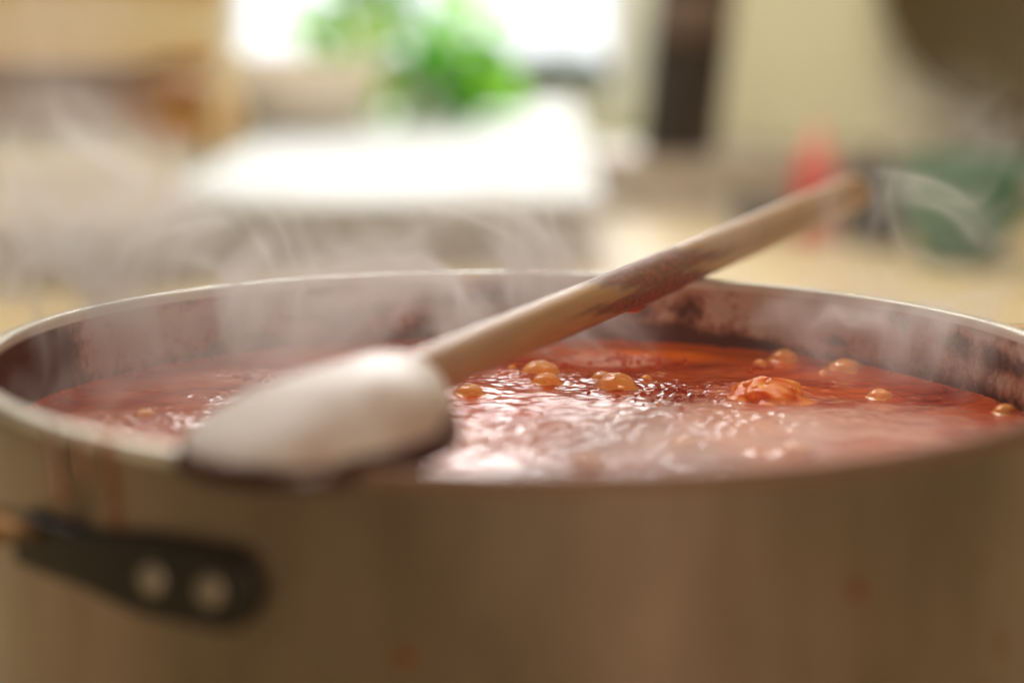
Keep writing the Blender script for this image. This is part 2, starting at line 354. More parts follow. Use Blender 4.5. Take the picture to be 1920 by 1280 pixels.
# aluminium materials
def alu(name, base, rough, stain=False):
    m = bpy.data.materials.new(name); m.use_nodes = True; nt = m.node_tree; N = nt.nodes; L = nt.links
    p = N['Principled BSDF']; p.inputs['Metallic'].default_value = 0.55; p.inputs['Roughness'].default_value = rough
    tc = N.new('ShaderNodeTexCoord'); n = N.new('ShaderNodeTexNoise'); n.inputs['Scale'].default_value = 14; n.inputs['Detail'].default_value = 10; n.inputs['Roughness'].default_value = .65
    mp = N.new('ShaderNodeMapping'); mp.inputs['Scale'].default_value = (1, 1, 0.45); L.new(tc.outputs['Object'], mp.inputs[0]); L.new(mp.outputs[0], n.inputs['Vector'])
    r = N.new('ShaderNodeValToRGB'); r.color_ramp.elements[0].position = .36; r.color_ramp.elements[1].position = .66
    r.color_ramp.elements[0].color = (base[0] * .60, base[1] * .60, base[2] * .56, 1); r.color_ramp.elements[1].color = (*base, 1); L.new(n.outputs['Fac'], r.inputs[0])
    L.new(r.outputs[0], p.inputs['Base Color']); return m, nt, N, L, p, r, tc
def mixc(N, L, fac, a, b):
    mx = N.new('ShaderNodeMix'); mx.data_type = 'RGBA'; L.new(fac, mx.inputs['Factor'])
    L.new(a, mx.inputs['A'])
    if isinstance(b, tuple): mx.inputs['B'].default_value = (*b, 1)
    else: L.new(b, mx.inputs['B'])
    return mx.outputs['Result']
def math_(N, L, op, a, b=None, clamp=False):
    n = N.new('ShaderNodeMath'); n.operation = op; n.use_clamp = clamp
    for i, v in enumerate((a, b)):
        if v is None: continue
        if isinstance(v, (int, float)): n.inputs[i].default_value = v
        else: L.new(v, n.inputs[i])
    return n.outputs[0]
def noise(N, L, vec, scale, detail=8, rough=.6, dist=0):
    n = N.new('ShaderNodeTexNoise'); n.inputs['Scale'].default_value = scale; n.inputs['Detail'].default_value = detail; n.inputs['Roughness'].default_value = rough; n.inputs['Distortion'].default_value = dist
    L.new(vec, n.inputs['Vector']); return n.outputs['Fac']
m_out, nt, N, L, p, r, tc = alu('outer_aluminium', (0.335, 0.258, 0.20), 0.34)
p.inputs['Metallic'].default_value = 0.92
n2 = noise(N, L, tc.outputs['Object'], 60, 3, .5)
f = math_(N, L, 'MULTIPLY', math_(N, L, 'SUBTRACT', n2, 0.68, True), 9.0, True)
mps = N.new('ShaderNodeMapping'); mps.inputs['Scale'].default_value = (1, 1, 0.12); L.new(tc.outputs['Object'], mps.inputs[0])
n3 = noise(N, L, mps.outputs[0], 40, 6, .65)
f3 = math_(N, L, 'MULTIPLY', math_(N, L, 'SUBTRACT', n3, 0.48), 2.2, True)
stk = mixc(N, L, math_(N, L, 'MULTIPLY', f3, .6), r.outputs[0], (0.18, 0.12, 0.08))
L.new(mixc(N, L, f, stk, (0.20, 0.09, 0.02)), p.inputs['Base Color'])
# inner wall: aluminium with baked-on sauce, where the mesh attribute says it is thick
m_in, nt, N, L, p, r, tc = alu('inner_aluminium', (0.64, 0.50, 0.41), 0.5)
p.inputs['Metallic'].default_value = 0.1
at_ = N.new('ShaderNodeAttribute'); at_.attribute_name = 'crust'
mpz = N.new('ShaderNodeMapping'); mpz.inputs['Scale'].default_value = (1, 1, .6); L.new(tc.outputs['Object'], mpz.inputs[0])
nA = noise(N, L, mpz.outputs[0], 75, 10, .72, .4)
nB = noise(N, L, tc.outputs['Object'], 320, 6, .7)
nC = noise(N, L, tc.outputs['Object'], 28, 6, .6)
s = math_(N, L, 'ADD', at_.outputs['Fac'], math_(N, L, 'MULTIPLY', math_(N, L, 'SUBTRACT', nA, 0.5), 1.7))
s = math_(N, L, 'ADD', s, math_(N, L, 'MULTIPLY', math_(N, L, 'SUBTRACT', nB, 0.5), 1.5))
light_f = math_(N, L, 'MULTIPLY', math_(N, L, 'SUBTRACT', s, 0.22), 3.0, True)
dark_f = math_(N, L, 'MULTIPLY', math_(N, L, 'SUBTRACT', s, 0.50), 2.3, True)
ramp = N.new('ShaderNodeValToRGB'); ramp.color_ramp.elements[0].color = (0.52, 0.14, 0.02, 1); ramp.color_ramp.elements[1].color = (0.28, 0.075, 0.03, 1); ramp.color_ramp.elements[0].position = .4; ramp.color_ramp.elements[1].position = .6
L.new(nC, ramp.inputs[0])
c1 = mixc(N, L, math_(N, L, 'MULTIPLY', light_f, .75), r.outputs[0], ramp.outputs[0])
c2 = mixc(N, L, dark_f, c1, (0.095, 0.022, 0.008))
L.new(c2, p.inputs['Base Color'])
bm_ = N.new('ShaderNodeBump'); bm_.inputs['Strength'].default_value = 0.7; bm_.inputs['Distance'].default_value = 0.0012; L.new(math_(N, L, 'MULTIPLY', dark_f, nB), bm_.inputs['Height']); L.new(bm_.outputs[0], p.inputs['Normal'])
p.inputs['Specular IOR Level'].default_value = 0.25
m_rim, nt, N, L, p, r, tc = alu('bright_rim_aluminium', (0.86, 0.80, 0.68), 0.35)
p.inputs['Metallic'].default_value = .3
n2 = noise(N, L, tc.outputs['Object'], 45, 5, .6)
f = math_(N, L, 'MULTIPLY', math_(N, L, 'SUBTRACT', n2, 0.60), 9.0, True)
at_ = N.new('ShaderNodeAttribute'); at_.attribute_name = 'smear'
nR = noise(N, L, tc.outputs['Object'], 90, 4, .6)
f2 = math_(N, L, 'MULTIPLY', math_(N, L, 'ADD', math_(N, L, 'SUBTRACT', at_.outputs['Fac'], .5), math_(N, L, 'MULTIPLY', math_(N, L, 'SUBTRACT', nR, .5), .8)), 4.0, True)
c_r = mixc(N, L, f, r.outputs[0], (0.55, 0.20, 0.04))
L.new(mixc(N, L, f2, c_r, (0.24, 0.135, 0.08)), p.inputs['Base Color'])
L.new(math_(N, L, 'ADD', 0.35, math_(N, L, 'MULTIPLY', f2, .3)), p.inputs['Roughness'])

# outer wall + base
V, F = lathe([(0.02, WT + .004), (R - .012, WT), (R - .003, WT + .003), (R, WT + .012), (R, -.1), (R, -.05), (R, -0.0030)], n=256)
V2 = []
for v in V: V2.append(v)
mesh('outer_wall', V, F, m_out, pot)
# inner wall with attribute
nc, nr = 1400, 40
zt, zb = -0.0028, ZS - 0.012
ang = np.linspace(0, 2 * np.pi, nc, endpoint=False); zz = np.linspace(zb, zt, nr)
AA, ZZ = np.meshgrid(ang, zz)
hn = field(AA * RI, ZZ * 1.6, 0.012, 0.09, 40, 5) * 0.14
hf = field(AA * RI, ZZ, 0.002, 0.010, 60, 6) * 0.05
rad = RI + 0 * AA
Vn = np.stack([rad * np.cos(AA), rad * np.sin(AA), ZZ], -1).reshape(-1, 3)
idx = np.arange(nc * nr).reshape(nr, nc); nx = np.roll(idx, -1, 1)
Fn = np.stack([idx[:-1], idx[1:], nx[1:], nx[:-1]], -1).reshape(-1, 4)
iw = mesh('inner_wall', Vn, Fn, m_in, pot)
def pix_ang(px, py):                      # angle and height on the inner wall seen at a pixel of the photograph
    r_ = ray(px, py); a = r_.x ** 2 + r_.y ** 2; b = 2 * (CAM.x * r_.x + CAM.y * r_.y); c_ = CAM.x ** 2 + CAM.y ** 2 - RI ** 2
    D_ = max(b * b - 4 * a * c_, 0); t = (-b + math.sqrt(D_)) / (2 * a); q = CAM + r_ * t
    return math.atan2(q.y, q.x), q.z
cr_ = np.full(AA.shape, 0.08) + hn * 2.0 + hf
# baseline stain rising from the sauce line
hgt = (ZZ - ZS) / (0 - ZS)
cr_ += 0.75 * np.exp(-((hgt - .05) / 0.22) ** 2)
for (px, py, wpx, hpx, amp) in [(20, 690, 100, 60, 1.3), (90, 690, 60, 45, 0.9), (350, 560, 60, 25, .35), (480, 640, 80, 18, .7), (600, 545, 40, 14, .9), (640, 600, 60, 22, .6), (560, 595, 110, 18, .45), (860, 560, 90, 16, .75),
                                (950, 556, 60, 16, .95), (700, 575, 90, 20, .4), (1180, 575, 70, 30, .8), (1150, 618, 90, 18, .7), (1290, 575, 60, 30, .35), (1250, 620, 80, 14, .5), (1000, 590, 60, 30, .4), (1380, 640, 120, 12, .3),
                                (1560, 635, 60, 14, .4), (1700, 610, 40, 30, .45), (1790, 640, 60, 26, .6), (1860, 670, 60, 30, .7), (1910, 690, 40, 30, .5), (1670, 590, 25, 16, .4), (1900, 640, 16, 16, .5), (430, 600, 50, 26, .3), (820, 600, 60, 20, .35)]:
    a0, z0 = pix_ang(px, py); a1, _ = pix_ang(px + wpx * .5, py); a2, _ = pix_ang(px - wpx * .5, py)
    da = min(max(abs((a1 - a2 + math.pi) % (2 * math.pi) - math.pi), 0.02) * .6, .3); dz = hpx / FPX * (3.9 * R)
    dd = (AA - a0 + np.pi) % (2 * np.pi) - np.pi
    cr_ += 1.75 * amp * np.exp(-(dd / da) ** 2 - ((ZZ - z0) / dz) ** 2)
at = iw.data.attributes.new('crust', 'FLOAT', 'POINT'); at.data.foreach_set('value', cr_.reshape(-1).astype(np.float32))
# rim: rounded lip between both walls
prof = []
for k in range(17):
    a = math.pi * k / 16; mid = (R + RI) / 2; w = (R - RI) / 2 + 0.0003
    prof.append((mid + w * math.copysign(abs(math.cos(a)) ** 0.6, math.cos(a)), -0.0032 + 0.0032 * math.sin(a) ** 0.5))
V, F = lathe(prof, n=360); rim = mesh('rim', V, F, m_rim, pot)
a_ = rim.data.attributes.new('smear', 'FLOAT', 'POINT'); a_.data.foreach_set('value', [float(min(1.2, max(0, (v.co.x + 0.065) / 0.02)) * min(1, max(0, (-v.co.y - .03) / .03))) for v in rim.data.vertices])

# handles: riveted strap at the left front, second one at the right back
m_hand = mat('blackened_steel', (0.012, 0.009, 0.005), 0.5, 0.0, col2=(0.022, 0.016, 0.009), scale=40, bump=0.3)
m_rivet = mat('aluminium_rivet', (0.36, 0.31, 0.24), 0.4, 0.4, col2=(0.26, 0.22, 0.16), scale=60)
m_loop = mat('worn_highlit_steel_loop', (0.035, 0.026, 0.016), 0.35, 0.4, col2=(0.42, 0.26, 0.12), scale=24, lo=.42, hi=.56)  # tan patches paint the bar's highlight together with worn spots
def wall_pt(px, py, rr=R):
    r_ = ray(px, py); a = r_.x ** 2 + r_.y ** 2; b = 2 * (CAM.x * r_.x + CAM.y * r_.y); c_ = CAM.x ** 2 + CAM.y ** 2 - rr ** 2
    D_ = max(b * b - 4 * a * c_, 0); t = (-b - math.sqrt(D_)) / (2 * a); q = CAM + r_ * t
    return math.atan2(q.y, q.x), q.z
h1 = wall_pt(420, 1100); h0 = wall_pt(290, 1070); h2 = wall_pt(480, 1115)
zc = (h1[1] + h0[1]) / 2
def handle(acen, halfang, z, hw, label=None):
    """strap plate - loop - strap plate, bent from one bar, hugging the wall at both ends"""
    hd = empty('handle', (R * math.cos(acen) - 0, R * math.sin(acen) - 0, z - WT)); hd.parent = pot
    if label: hd['label'] = label
    path = []
    def P(a, rr, zz_=0): return Vector((rr * math.cos(acen + a), rr * math.sin(acen + a), z + zz_))
    for s_ in (-1, 1):
        # flat strap end with rounded tip, curved with the wall
        V = []; F = []; n = 24; L_ = 0.50
        outl = []
        for k in range(n + 1):
            t = k / n; a = s_ * (halfang - L_ * (1 - t)); e = max(0.0, (halfang - abs(a)) * R)
            w = hw if e > hw else math.sqrt(max(hw * hw - (hw - e) ** 2, 0))
            w *= 1 - 0.30 * min(1, max(0, (e / R - .20) / .12)); w = max(w, 0.0004); outl.append((a, w))
        for (a, w) in outl:
            for rr in (R + 0.0004, R + 0.0042):
                for sg in (-1, 1): V.append(P(a, rr, sg * w))
        for k in range(n):
            b0 = 4 * k; b1 = b0 + 4
            F += [(b0, b0 + 1, b1 + 1, b1), (b0 + 2, b1 + 2, b1 + 3, b0 + 3), (b0, b1, b1 + 2, b0 + 2), (b0 + 1, b0 + 3, b1 + 3, b1 + 1)]
        F += [(0, 2, 3, 1), (4 * n, 4 * n + 1, 4 * n + 3, 4 * n + 2)]
        o = mesh('strap', V, F, m_hand, hd, False); md = o.modifiers.new('b', 'BEVEL'); md.width = .0009; md.segments = 2
        for aa in (0.072, 0.172):
            q = P(s_ * (halfang - aa), R + 0.0042); nrm = Vector((q.x, q.y, 0)).normalized(); tan = Vector((-nrm.y, nrm.x, 0))
            V = []; F = []
            for i in range(6):
                ph = math.pi / 2 * i / 5; rr = 0.0035 * math.cos(ph); dd = 0.0016 * math.sin(ph)
                for k in range(18):
                    th = 2 * math.pi * k / 18; V.append(q + nrm * dd + (tan * math.cos(th) + Vector((0, 0, 1)) * math.sin(th)) * max(rr, 1e-4))
            for i in range(5):
                for k in range(18):
                    k2 = (k + 1) % 18; F.append((i * 18 + k, i * 18 + k2, (i + 1) * 18 + k2, (i + 1) * 18 + k))
            mesh('rivet', V, F, m_rivet, hd)
    # loop bar
    pts = []
    a_in = halfang - 0.40
    for k in range(41):
        t = -1 + 2 * k / 40
        out = 0.045 * (1 - abs(t) ** 2.2)
        pts.append(P(a_in * t, R + 0.004 + out, 0.004 + 0.012 * (1 - t * t)))
    V, F = tube(pts, [0.0062 * min(1, .25 + (1 - abs(-1 + 2 * k / 40)) * 6) for k in range(41)], 16, sx=0.7); mesh('loop', V, F, m_loop, hd)
halfang = 0.85
aR = h1[0] + 0.068                                     # tip of the strap: a little beyond the right rivet
handle(aR - halfang, halfang, zc, 0.0088)
handle(aR - halfang + math.pi, halfang, zc + 0.028)if False else None
hh = 0.0088
handle(aR - halfang + math.pi, halfang, -0.0285, hh)
# drips down the outside
m_drip = mat('dried_tomato_drip', (0.26, 0.075, 0.003), 0.35, col2=(0.15, 0.045, 0.002), scale=40, coat=0.3)
for (px0, py0, px1, py1, w) in [(97, 800, 118, 938, 13), (150, 818, 163, 892, 14), (203, 835, 222, 990, 16), (365, 862, 375, 900, 34), (757, 1215, 760, 1246, 40), (1608, 1085, 1611, 1125, 26)]:
    A_ = [wall_pt(px0 + (px1 - px0) * t, py0 + (py1 - py0) * t) for t in np.linspace(0, 1, 12)]
    V = []; F = []
    low = py0 > 1000
    n = len(A_)
    for i, (a, z) in enumerate(A_):
        t = i / (n - 1); z = min(z, -0.0008) if (i or low) else -0.0008
        ww = w / FPX * 2.75 * R * 0.68 * (1 - 0.35 * t + (0.25 if t > .8 else 0)) * (1 if i < n - 1 else .3) / R * (math.sin(math.pi * (t * .9 + .05)) if low else 1)
        for k in range(7):
            u = -1 + 2 * k / 6; V.append(((R + 0.0001 + 0.0013 * math.sqrt(max(0, 1 - u * u))) * math.cos(a + u * ww), (R + 0.0001 + 0.0013 * math.sqrt(max(0, 1 - u * u))) * math.sin(a + u * ww), z))
    for i in range(n - 1):
        for k in range(6): F.append((i * 7 + k, i * 7 + k + 1, (i + 1) * 7 + k + 1, (i + 1) * 7 + k))
    mesh('sauce_drip', V, F, m_drip, pot)

# ================================================================== THE SAUCE
m_sauce = bpy.data.materials.new('tomato_sauce'); m_sauce.use_nodes = True; nt = m_sauce.node_tree; N = nt.nodes; L = nt.links
p = N['Principled BSDF']; p.inputs['Roughness'].default_value = 0.09; p.inputs['IOR'].default_value = 1.36
p.inputs['Subsurface Weight'].default_value = 0.0
tc = N.new('ShaderNodeTexCoord')
nA = noise(N, L, tc.outputs['Object'], 26, 8, .6, 1.2)
r = N.new('ShaderNodeValToRGB'); r.color_ramp.elements[0].position = .38; r.color_ramp.elements[1].position = .64
r.color_ramp.elements[0].color = (0.42, 0.030, 0.006, 1); r.color_ramp.elements[1].color = (0.74, 0.115, 0.010, 1); L.new(nA, r.inputs[0]); L.new(r.outputs[0], p.inputs['Base Color'])
ao = N.new('ShaderNodeAttribute'); ao.attribute_name = 'oil'
c_o = mixc(N, L, math_(N, L, 'MULTIPLY', ao.outputs['Fac'], math_(N, L, 'ADD', nA, .45), True), r.outputs[0], (0.95, 0.17, 0.004))
af = N.new('ShaderNodeAttribute'); af.attribute_name = 'froth'
mpf = N.new('ShaderNodeMapping'); mpf.inputs['Scale'].default_value = (.7, 1.3, 1); L.new(tc.outputs['Object'], mpf.inputs[0])
nF = noise(N, L, mpf.outputs[0], 110, 8, .7, 1.0)
ff = math_(N, L, 'MULTIPLY', math_(N, L, 'SUBTRACT', math_(N, L, 'ADD', math_(N, L, 'MULTIPLY', nF, 1.5), math_(N, L, 'MULTIPLY', af.outputs['Fac'], .75)), 1.05), 2.2, True)
ff = math_(N, L, 'MULTIPLY', ff, .62)
L.new(mixc(N, L, ff, c_o, (0.88, 0.48, 0.36)), p.inputs['Base Color'])
L.new(math_(N, L, 'ADD', .09, math_(N, L, 'MULTIPLY', ff, .22)), p.inputs['Roughness'])
nB = noise(N, L, tc.outputs['Object'], 420, 4, .6); b_ = N.new('ShaderNodeBump'); b_.inputs['Strength'].default_value = .12; b_.inputs['Distance'].default_value = .0006; L.new(nB, b_.inputs['Height']); L.new(b_.outputs[0], p.inputs['Normal'])
m_bub = mat('orange_bubble_film', (1.0, 0.42, 0.10), 0.1, col2=(1.0, 0.32, 0.06), scale=90, sss=0.3, sssr=0.3, coat=0.4, ior=1.36)
m_foam = mat('orange_foam', (1.0, 0.30, 0.008), 0.22, col2=(0.85, 0.11, 0.002), scale=150, sss=0.2, sssr=0.3, coat=0.15, bump=0.35, bscale=420, spec=.4)
sauce = empty('tomato_sauce', (0, 0, ZS)); tag(sauce, 'glossy red tomato sauce bubbling in the pot', 'sauce')
NG = 560; Rs = RI + 0.0015
g = np.linspace(-Rs, Rs, NG); X, Y = np.meshgrid(g, g)
H = field(X, Y, 0.006, 0.045, 90, 21) * 0.00045
H += field(X * .55, Y * 1.0, 0.0022, 0.007, 120, 22) * 0.00004
def gm(px, py, wx, wy):
    q = atz(px, py, ZS); q1 = atz(px + wx, py, ZS); q2 = atz(px, py - wy, ZS); q3 = atz(px, py + wy, ZS)
    sx, sy = abs(q1.x - q.x), abs(q2.y - q3.y) / 2
    return np.exp(-(((X - q.x) / sx) ** 2 + ((Y - q.y) / sy) ** 2) ** 1.5)
rough_m = gm(520, 705, 170, 16) + gm(1150, 672, 110, 13) + gm(1250, 740, 130, 22) * .6 + gm(1060, 820, 260, 40) * .7 + gm(200, 790, 160, 26) * .6 + gm(1400, 790, 160, 30) * .4 + gm(80, 745, 60, 12) * .8 + gm(240, 800, 130, 24) * .5 + gm(950, 700, 120, 14) * .6 + gm(1650, 770, 200, 30) * .3 + gm(1400, 730, 130, 20) * .7
H += np.clip(rough_m, 0, 1) * (np.abs(field(X, Y, 0.0035, 0.014, 140, 23)) * 0.00095)
H += gm(850, 800, 500, 80) * field(X, Y, 0.004, 0.012, 80, 24) * 0.00014
bubs = [(1015, 700, 33), (1025, 718, 24), (1157, 728, 34), (1131, 710, 19), (1470, 675, 25), (1425, 684, 12), (1585, 694, 29), (1650, 745, 21), (1283, 845, 30), (1495, 848, 30), (1105, 870, 28), (272, 780, 20), (1885, 774, 20),
        (1212, 712, 10), (880, 738, 24), (1462, 742, 12), (1350, 738, 8), (660, 700, 7), (1545, 700, 8), (1235, 760, 6), (420, 742, 9), (960, 690, 7)]
for (px, py, pr) in bubs + [(372, 743, 5), (60, 752, 4), (540, 760, 8)]:
    q = atz(px, py, ZS); d = (q - CAM).dot(fwd); rr = pr / FPX * d
    D_ = np.hypot(X - q.x, Y - q.y)
    H += 0.00055 * (rr / .005) * np.exp(-np.clip(D_ - rr, 0, None) / 0.0022)      # meniscus
    H += 0.00010 * (rr / .005) * np.cos((D_ - rr) * 2 * np.pi / 0.0034) * np.exp(-D_ / 0.011) # ripple rings
q = atz(375, 745, ZS); D_ = np.hypot(X - q.x, Y - q.y); H += 0.00028 * np.cos(D_ * 2 * np.pi / 0.0048) * np.exp(-D_ / 0.008)
q = atz(1440, 735, ZS); D_ = np.hypot((X - q.x) , Y - q.y); H += 0.0016 * np.exp(-(D_ / .012) ** 2)
rad = np.hypot(X, Y); H += 0.0011 * np.exp(-np.clip(RI - rad, 0, None) / 0.0016)
keep = rad <= Rs
ids = np.full(X.shape, -1); ids[keep] = np.arange(keep.sum())
Vn = np.stack([X[keep], Y[keep], ZS + H[keep]], -1)
q4 = np.stack([ids[:-1, :-1], ids[:-1, 1:], ids[1:, 1:], ids[1:, :-1]], -1).reshape(-1, 4); q4 = q4[(q4 >= 0).all(1)]
ss_ = mesh('sauce_surface', Vn, q4, m_sauce, sauce)
oil = gm(1130, 652, 160, 16) + gm(1340, 665, 120, 12) * .6 + gm(560, 662, 170, 16) + gm(900, 735, 70, 14) * .8
fr = gm(520, 708, 190, 20) + gm(1150, 676, 120, 14) + gm(200, 790, 200, 30) * .8 + gm(1380, 800, 330, 50) * .85 + gm(1000, 830, 260, 50) * .8 + gm(1700, 780, 220, 50) * .6 + gm(1100, 750, 260, 26) * .55
a_ = ss_.data.attributes.new('froth', 'FLOAT', 'POINT'); a_.data.foreach_set('value', np.clip(fr, 0, 1)[keep].astype(np.float32))
a_ = ss_.data.attributes.new('oil', 'FLOAT', 'POINT'); a_.data.foreach_set('value', np.clip(oil, 0, 1.2)[keep].astype(np.float32))
def dome(q, rr, squash, seed, m_, name='bubble', lump=0.0, n=32, k=12):
    g_ = np.random.RandomState(seed); V = []; F = []
    prof = [(1.28, -0.10), (1.14, 0.02)] + [(math.cos(t), 0.10 + math.sin(t)) for t in np.linspace(0.10, math.pi / 2 - .02, k)]
    ph = g_.uniform(0, 6.28, 6)
    for i, (a, b) in enumerate(prof):
        for j in range(n):
            th = 2 * math.pi * j / n; w = 1 + lump * (math.sin(3 * th + ph[0] + b * 3) + math.sin(5 * th + ph[1] - b * 4) * .7 + math.sin(9 * th + ph[2] + b * 9) * .4)
            V.append((q.x + rr * a * w * math.cos(th), q.y + rr * a * w * math.sin(th), ZS + 0.0002 + rr * squash * b * (1 + lump * math.sin(4 * th + ph[3]))))
    for i in range(len(prof) - 1):
        for j in range(n):
            j2 = (j + 1) % n; F.append((i * n + j, i * n + j2, (i + 1) * n + j2, (i + 1) * n + j))
    F.append(tuple((len(prof) - 1) * n + j for j in range(n)))
    return mesh(name, V, F, m_, sauce)
for i, (px, py, pr) in enumerate(bubs):
    q = atz(px, py, ZS); d = (q - CAM).dot(fwd); dome(q, pr / FPX * d * 1.08, random.uniform(.5, .72), i, m_bub, 'bubble', 0.03)
# the big foamy clump
fq = atz(1440, 745, ZS); d = (fq - CAM).dot(fwd)
fm = dome(fq, 66 / FPX * d, 0.46, 99, m_foam, 'foam_clump', 0.11, 96, 30)
for v in fm.data.vertices:
    pass
V = []; F = []
for i in range(26):
    a = random.uniform(0, 6.28); t = random.random() ** .6; rb_ = random.uniform(.0008, .0022)
    R0 = 62 / FPX * d; hx = fq.x + R0 * t * math.cos(a); hy = fq.y + R0 * t * math.sin(a); hz = ZS + R0 * .46 * math.sqrt(max(0, 1 - t * t)) - .0002
    v_, f_ = blob(hx, hy, hz, rb_, rb_, rb_ * .9, 12, 8); b0 = len(V); V += v_; F += [tuple(b0 + x for x in ff) for ff in f_]
o = mesh('foam_bubbles', V, F, m_foam, sauce); o['kind'] = 'stuff'
# small froth along the edge and in the glittering patches
V = []; F = []
for (px, py, wx, wy, n) in [(520, 706, 130, 12, 90), (1150, 674, 90, 10, 60), (1800, 690, 90, 25, 40), (60, 752, 50, 8, 20), (1260, 745, 90, 18, 40), (1430, 692, 40, 5, 20), (230, 690, 50, 6, 14)]:
    for _ in range(n):
        q = atz(px + random.gauss(0, wx * .5), py + random.gauss(0, wy * .5), ZS)
        if math.hypot(q.x, q.y) > RI - .001: continue
        rb_ = random.uniform(.0003, .0010); v_, f_ = blob(q.x, q.y, ZS + rb_ * .3, rb_, rb_, rb_, 8, 6); b0 = len(V); V += v_; F += [tuple(b0 + x for x in ff) for ff in f_]
for k in range(420):
    a = random.uniform(0, 6.28); rr = RI - abs(random.gauss(0, .0012)); rb_ = random.uniform(.0003, .0009)
    v_, f_ = blob(rr * math.cos(a), rr * math.sin(a), ZS + .0008, rb_, rb_, rb_, 8, 6); b0 = len(V); V += v_; F += [tuple(b0 + x for x in ff) for ff in f_]
o = mesh('froth', V, F, m_sauce, sauce); o['kind'] = 'stuff'

# ================================================================== THE SPOON
m_wood = bpy.data.materials.new('spoon_wood'); m_wood.use_nodes = True; nt = m_wood.node_tree; N = nt.nodes; L = nt.links
p = N['Principled BSDF']; p.inputs['Roughness'].default_value = 0.45; p.inputs['Specular IOR Level'].default_value = 0.35
tc = N.new('ShaderNodeTexCoord'); mp = N.new('ShaderNodeMapping'); mp.inputs['Rotation'].default_value = (0, 0, math.radians(-68)); mp.inputs['Scale'].default_value = (1, 1, 1)
L.new(tc.outputs['Object'], mp.inputs[0]); mp2 = N.new('ShaderNodeMapping'); mp2.inputs['Scale'].default_value = (0.12, 2.2, 2.2); L.new(mp.outputs[0], mp2.inputs[0])
g1 = noise(N, L, mp2.outputs[0], 260, 8, .7); g2 = noise(N, L, mp2.outputs[0], 45, 4, .5)
r = N.new('ShaderNodeValToRGB'); r.color_ramp.elements[0].position = .34; r.color_ramp.elements[1].position = .66
r.color_ramp.elements[0].color = (0.24, 0.09, 0.02, 1); r.color_ramp.elements[1].color = (0.52, 0.26, 0.08, 1)
L.new(math_(N, L, 'MULTIPLY', math_(N, L, 'ADD', g1, g2), .5), r.inputs[0])
at_ = N.new('ShaderNodeAttribute'); at_.attribute_name = 'sauce'
at2 = N.new('ShaderNodeAttribute'); at2.attribute_name = 'worn'
cw = mixc(N, L, at2.outputs['Fac'], r.outputs[0], (0.78, 0.70, 0.64))
nS = noise(N, L, tc.outputs['Object'], 360, 8, .75)
nW = noise(N, L, tc.outputs['Object'], 60, 5, .6)
cw = mixc(N, L, math_(N, L, 'MULTIPLY', math_(N, L, 'SUBTRACT', nW, .48), 2.4, True), cw, (0.42, 0.22, 0.13))
sf = math_(N, L, 'MULTIPLY', math_(N, L, 'ADD', math_(N, L, 'SUBTRACT', at_.outputs['Fac'], .5), math_(N, L, 'MULTIPLY', math_(N, L, 'SUBTRACT', nS, .5), 2.4)), 1.7, True)
rs = N.new('ShaderNodeValToRGB'); rs.color_ramp.elements[0].color = (0.11, 0.014, 0.006, 1); rs.color_ramp.elements[0].position = .35; rs.color_ramp.elements[1].position = .7; rs.color_ramp.elements[1].color = (0.50, 0.13, 0.04, 1); L.new(nS, rs.inputs[0])
L.new(mixc(N, L, sf, cw, rs.outputs[0]), p.inputs['Base Color'])
bb = N.new('ShaderNodeBump'); bb.inputs['Strength'].default_value = 1.0; bb.inputs['Distance'].default_value = .0008
L.new(math_(N, L, 'ADD', math_(N, L, 'MULTIPLY', g1, .4), math_(N, L, 'MULTIPLY', math_(N, L, 'MULTIPLY', nS, sf), 1.4)), bb.inputs['Height']); L.new(bb.outputs[0], p.inputs['Normal'])

sc_ = Vector((-0.305, -0.765, 0)) * R                       # bowl centre
rest = Vector((0.385, 0.95, 0)) * R
ax = Vector((-0.371, -0.929, 0)).normalized(); bx_ = Vector((0, 0, 1)).cross(ax).normalized()
spoon = empty('wooden_spoon', (sc_.x, sc_.y, 0.001)); tag(spoon, 'worn wooden spoon lying face down across the pot rim', 'spoon')
HL, HW, HH = .25 * R, .197 * R, .066 * R + 0.0058
nu, nv = 26, 96; V = []; F = []
tipz = 0.002
def bowl_pt(t, a, under):
    ca, sa = math.cos(a), math.sin(a)
    hl = HL * (1 + (0.55 * max(0, -ca) ** 6))
    px_, py_ = hl * t * ca, HW * t * sa
    q0 = ax * px_ + bx_ * py_; wl_ = -q0.x / (.2 * R)
    if not under: z = HH * (1 - t ** 2.5) ** 0.58 * (1 - 0.34 * wl_)
    else: z = (HH - 0.006) * .8 * max(0, 1 - (t / .9) ** 2.4) ** .8 if t < .9 else 0
    return sc_ + ax * px_ + bx_ * py_ + Vector((0, 0, -0.0030 + z + tipz * (1 - (px_ / HL)) * .25))
rows = [(math.sin(math.pi / 2 * i / nu), False) for i in range(1, nu + 1)] + [(0.985, True), (0.96, True)] + [(.9 - .9 * i / 10, True) for i in range(0, 10)]
for (t, un) in rows:
    for j in range(nv): V.append(bowl_pt(t, 2 * math.pi * j / nv, un) - (Vector((0, 0, 0.0004)) if un else Vector((0, 0, 0))))
for i in range(len(rows) - 1):
    for j in range(nv):
        j2 = (j + 1) % nv; F.append((i * nv + j, (i + 1) * nv + j, (i + 1) * nv + j2, i * nv + j2))
F.append(tuple(range(nv))); F.append(tuple((len(rows) - 1) * nv + j for j in range(nv))[::-1])
bowl = mesh('bowl', V, F, m_wood, spoon)
def setattr_(o, name, fn):
    a = o.data.attributes.new(name, 'FLOAT', 'POINT'); og = parent_origin(o)
    a.data.foreach_set('value', [float(fn(v.co + og)) for v in o.data.vertices])
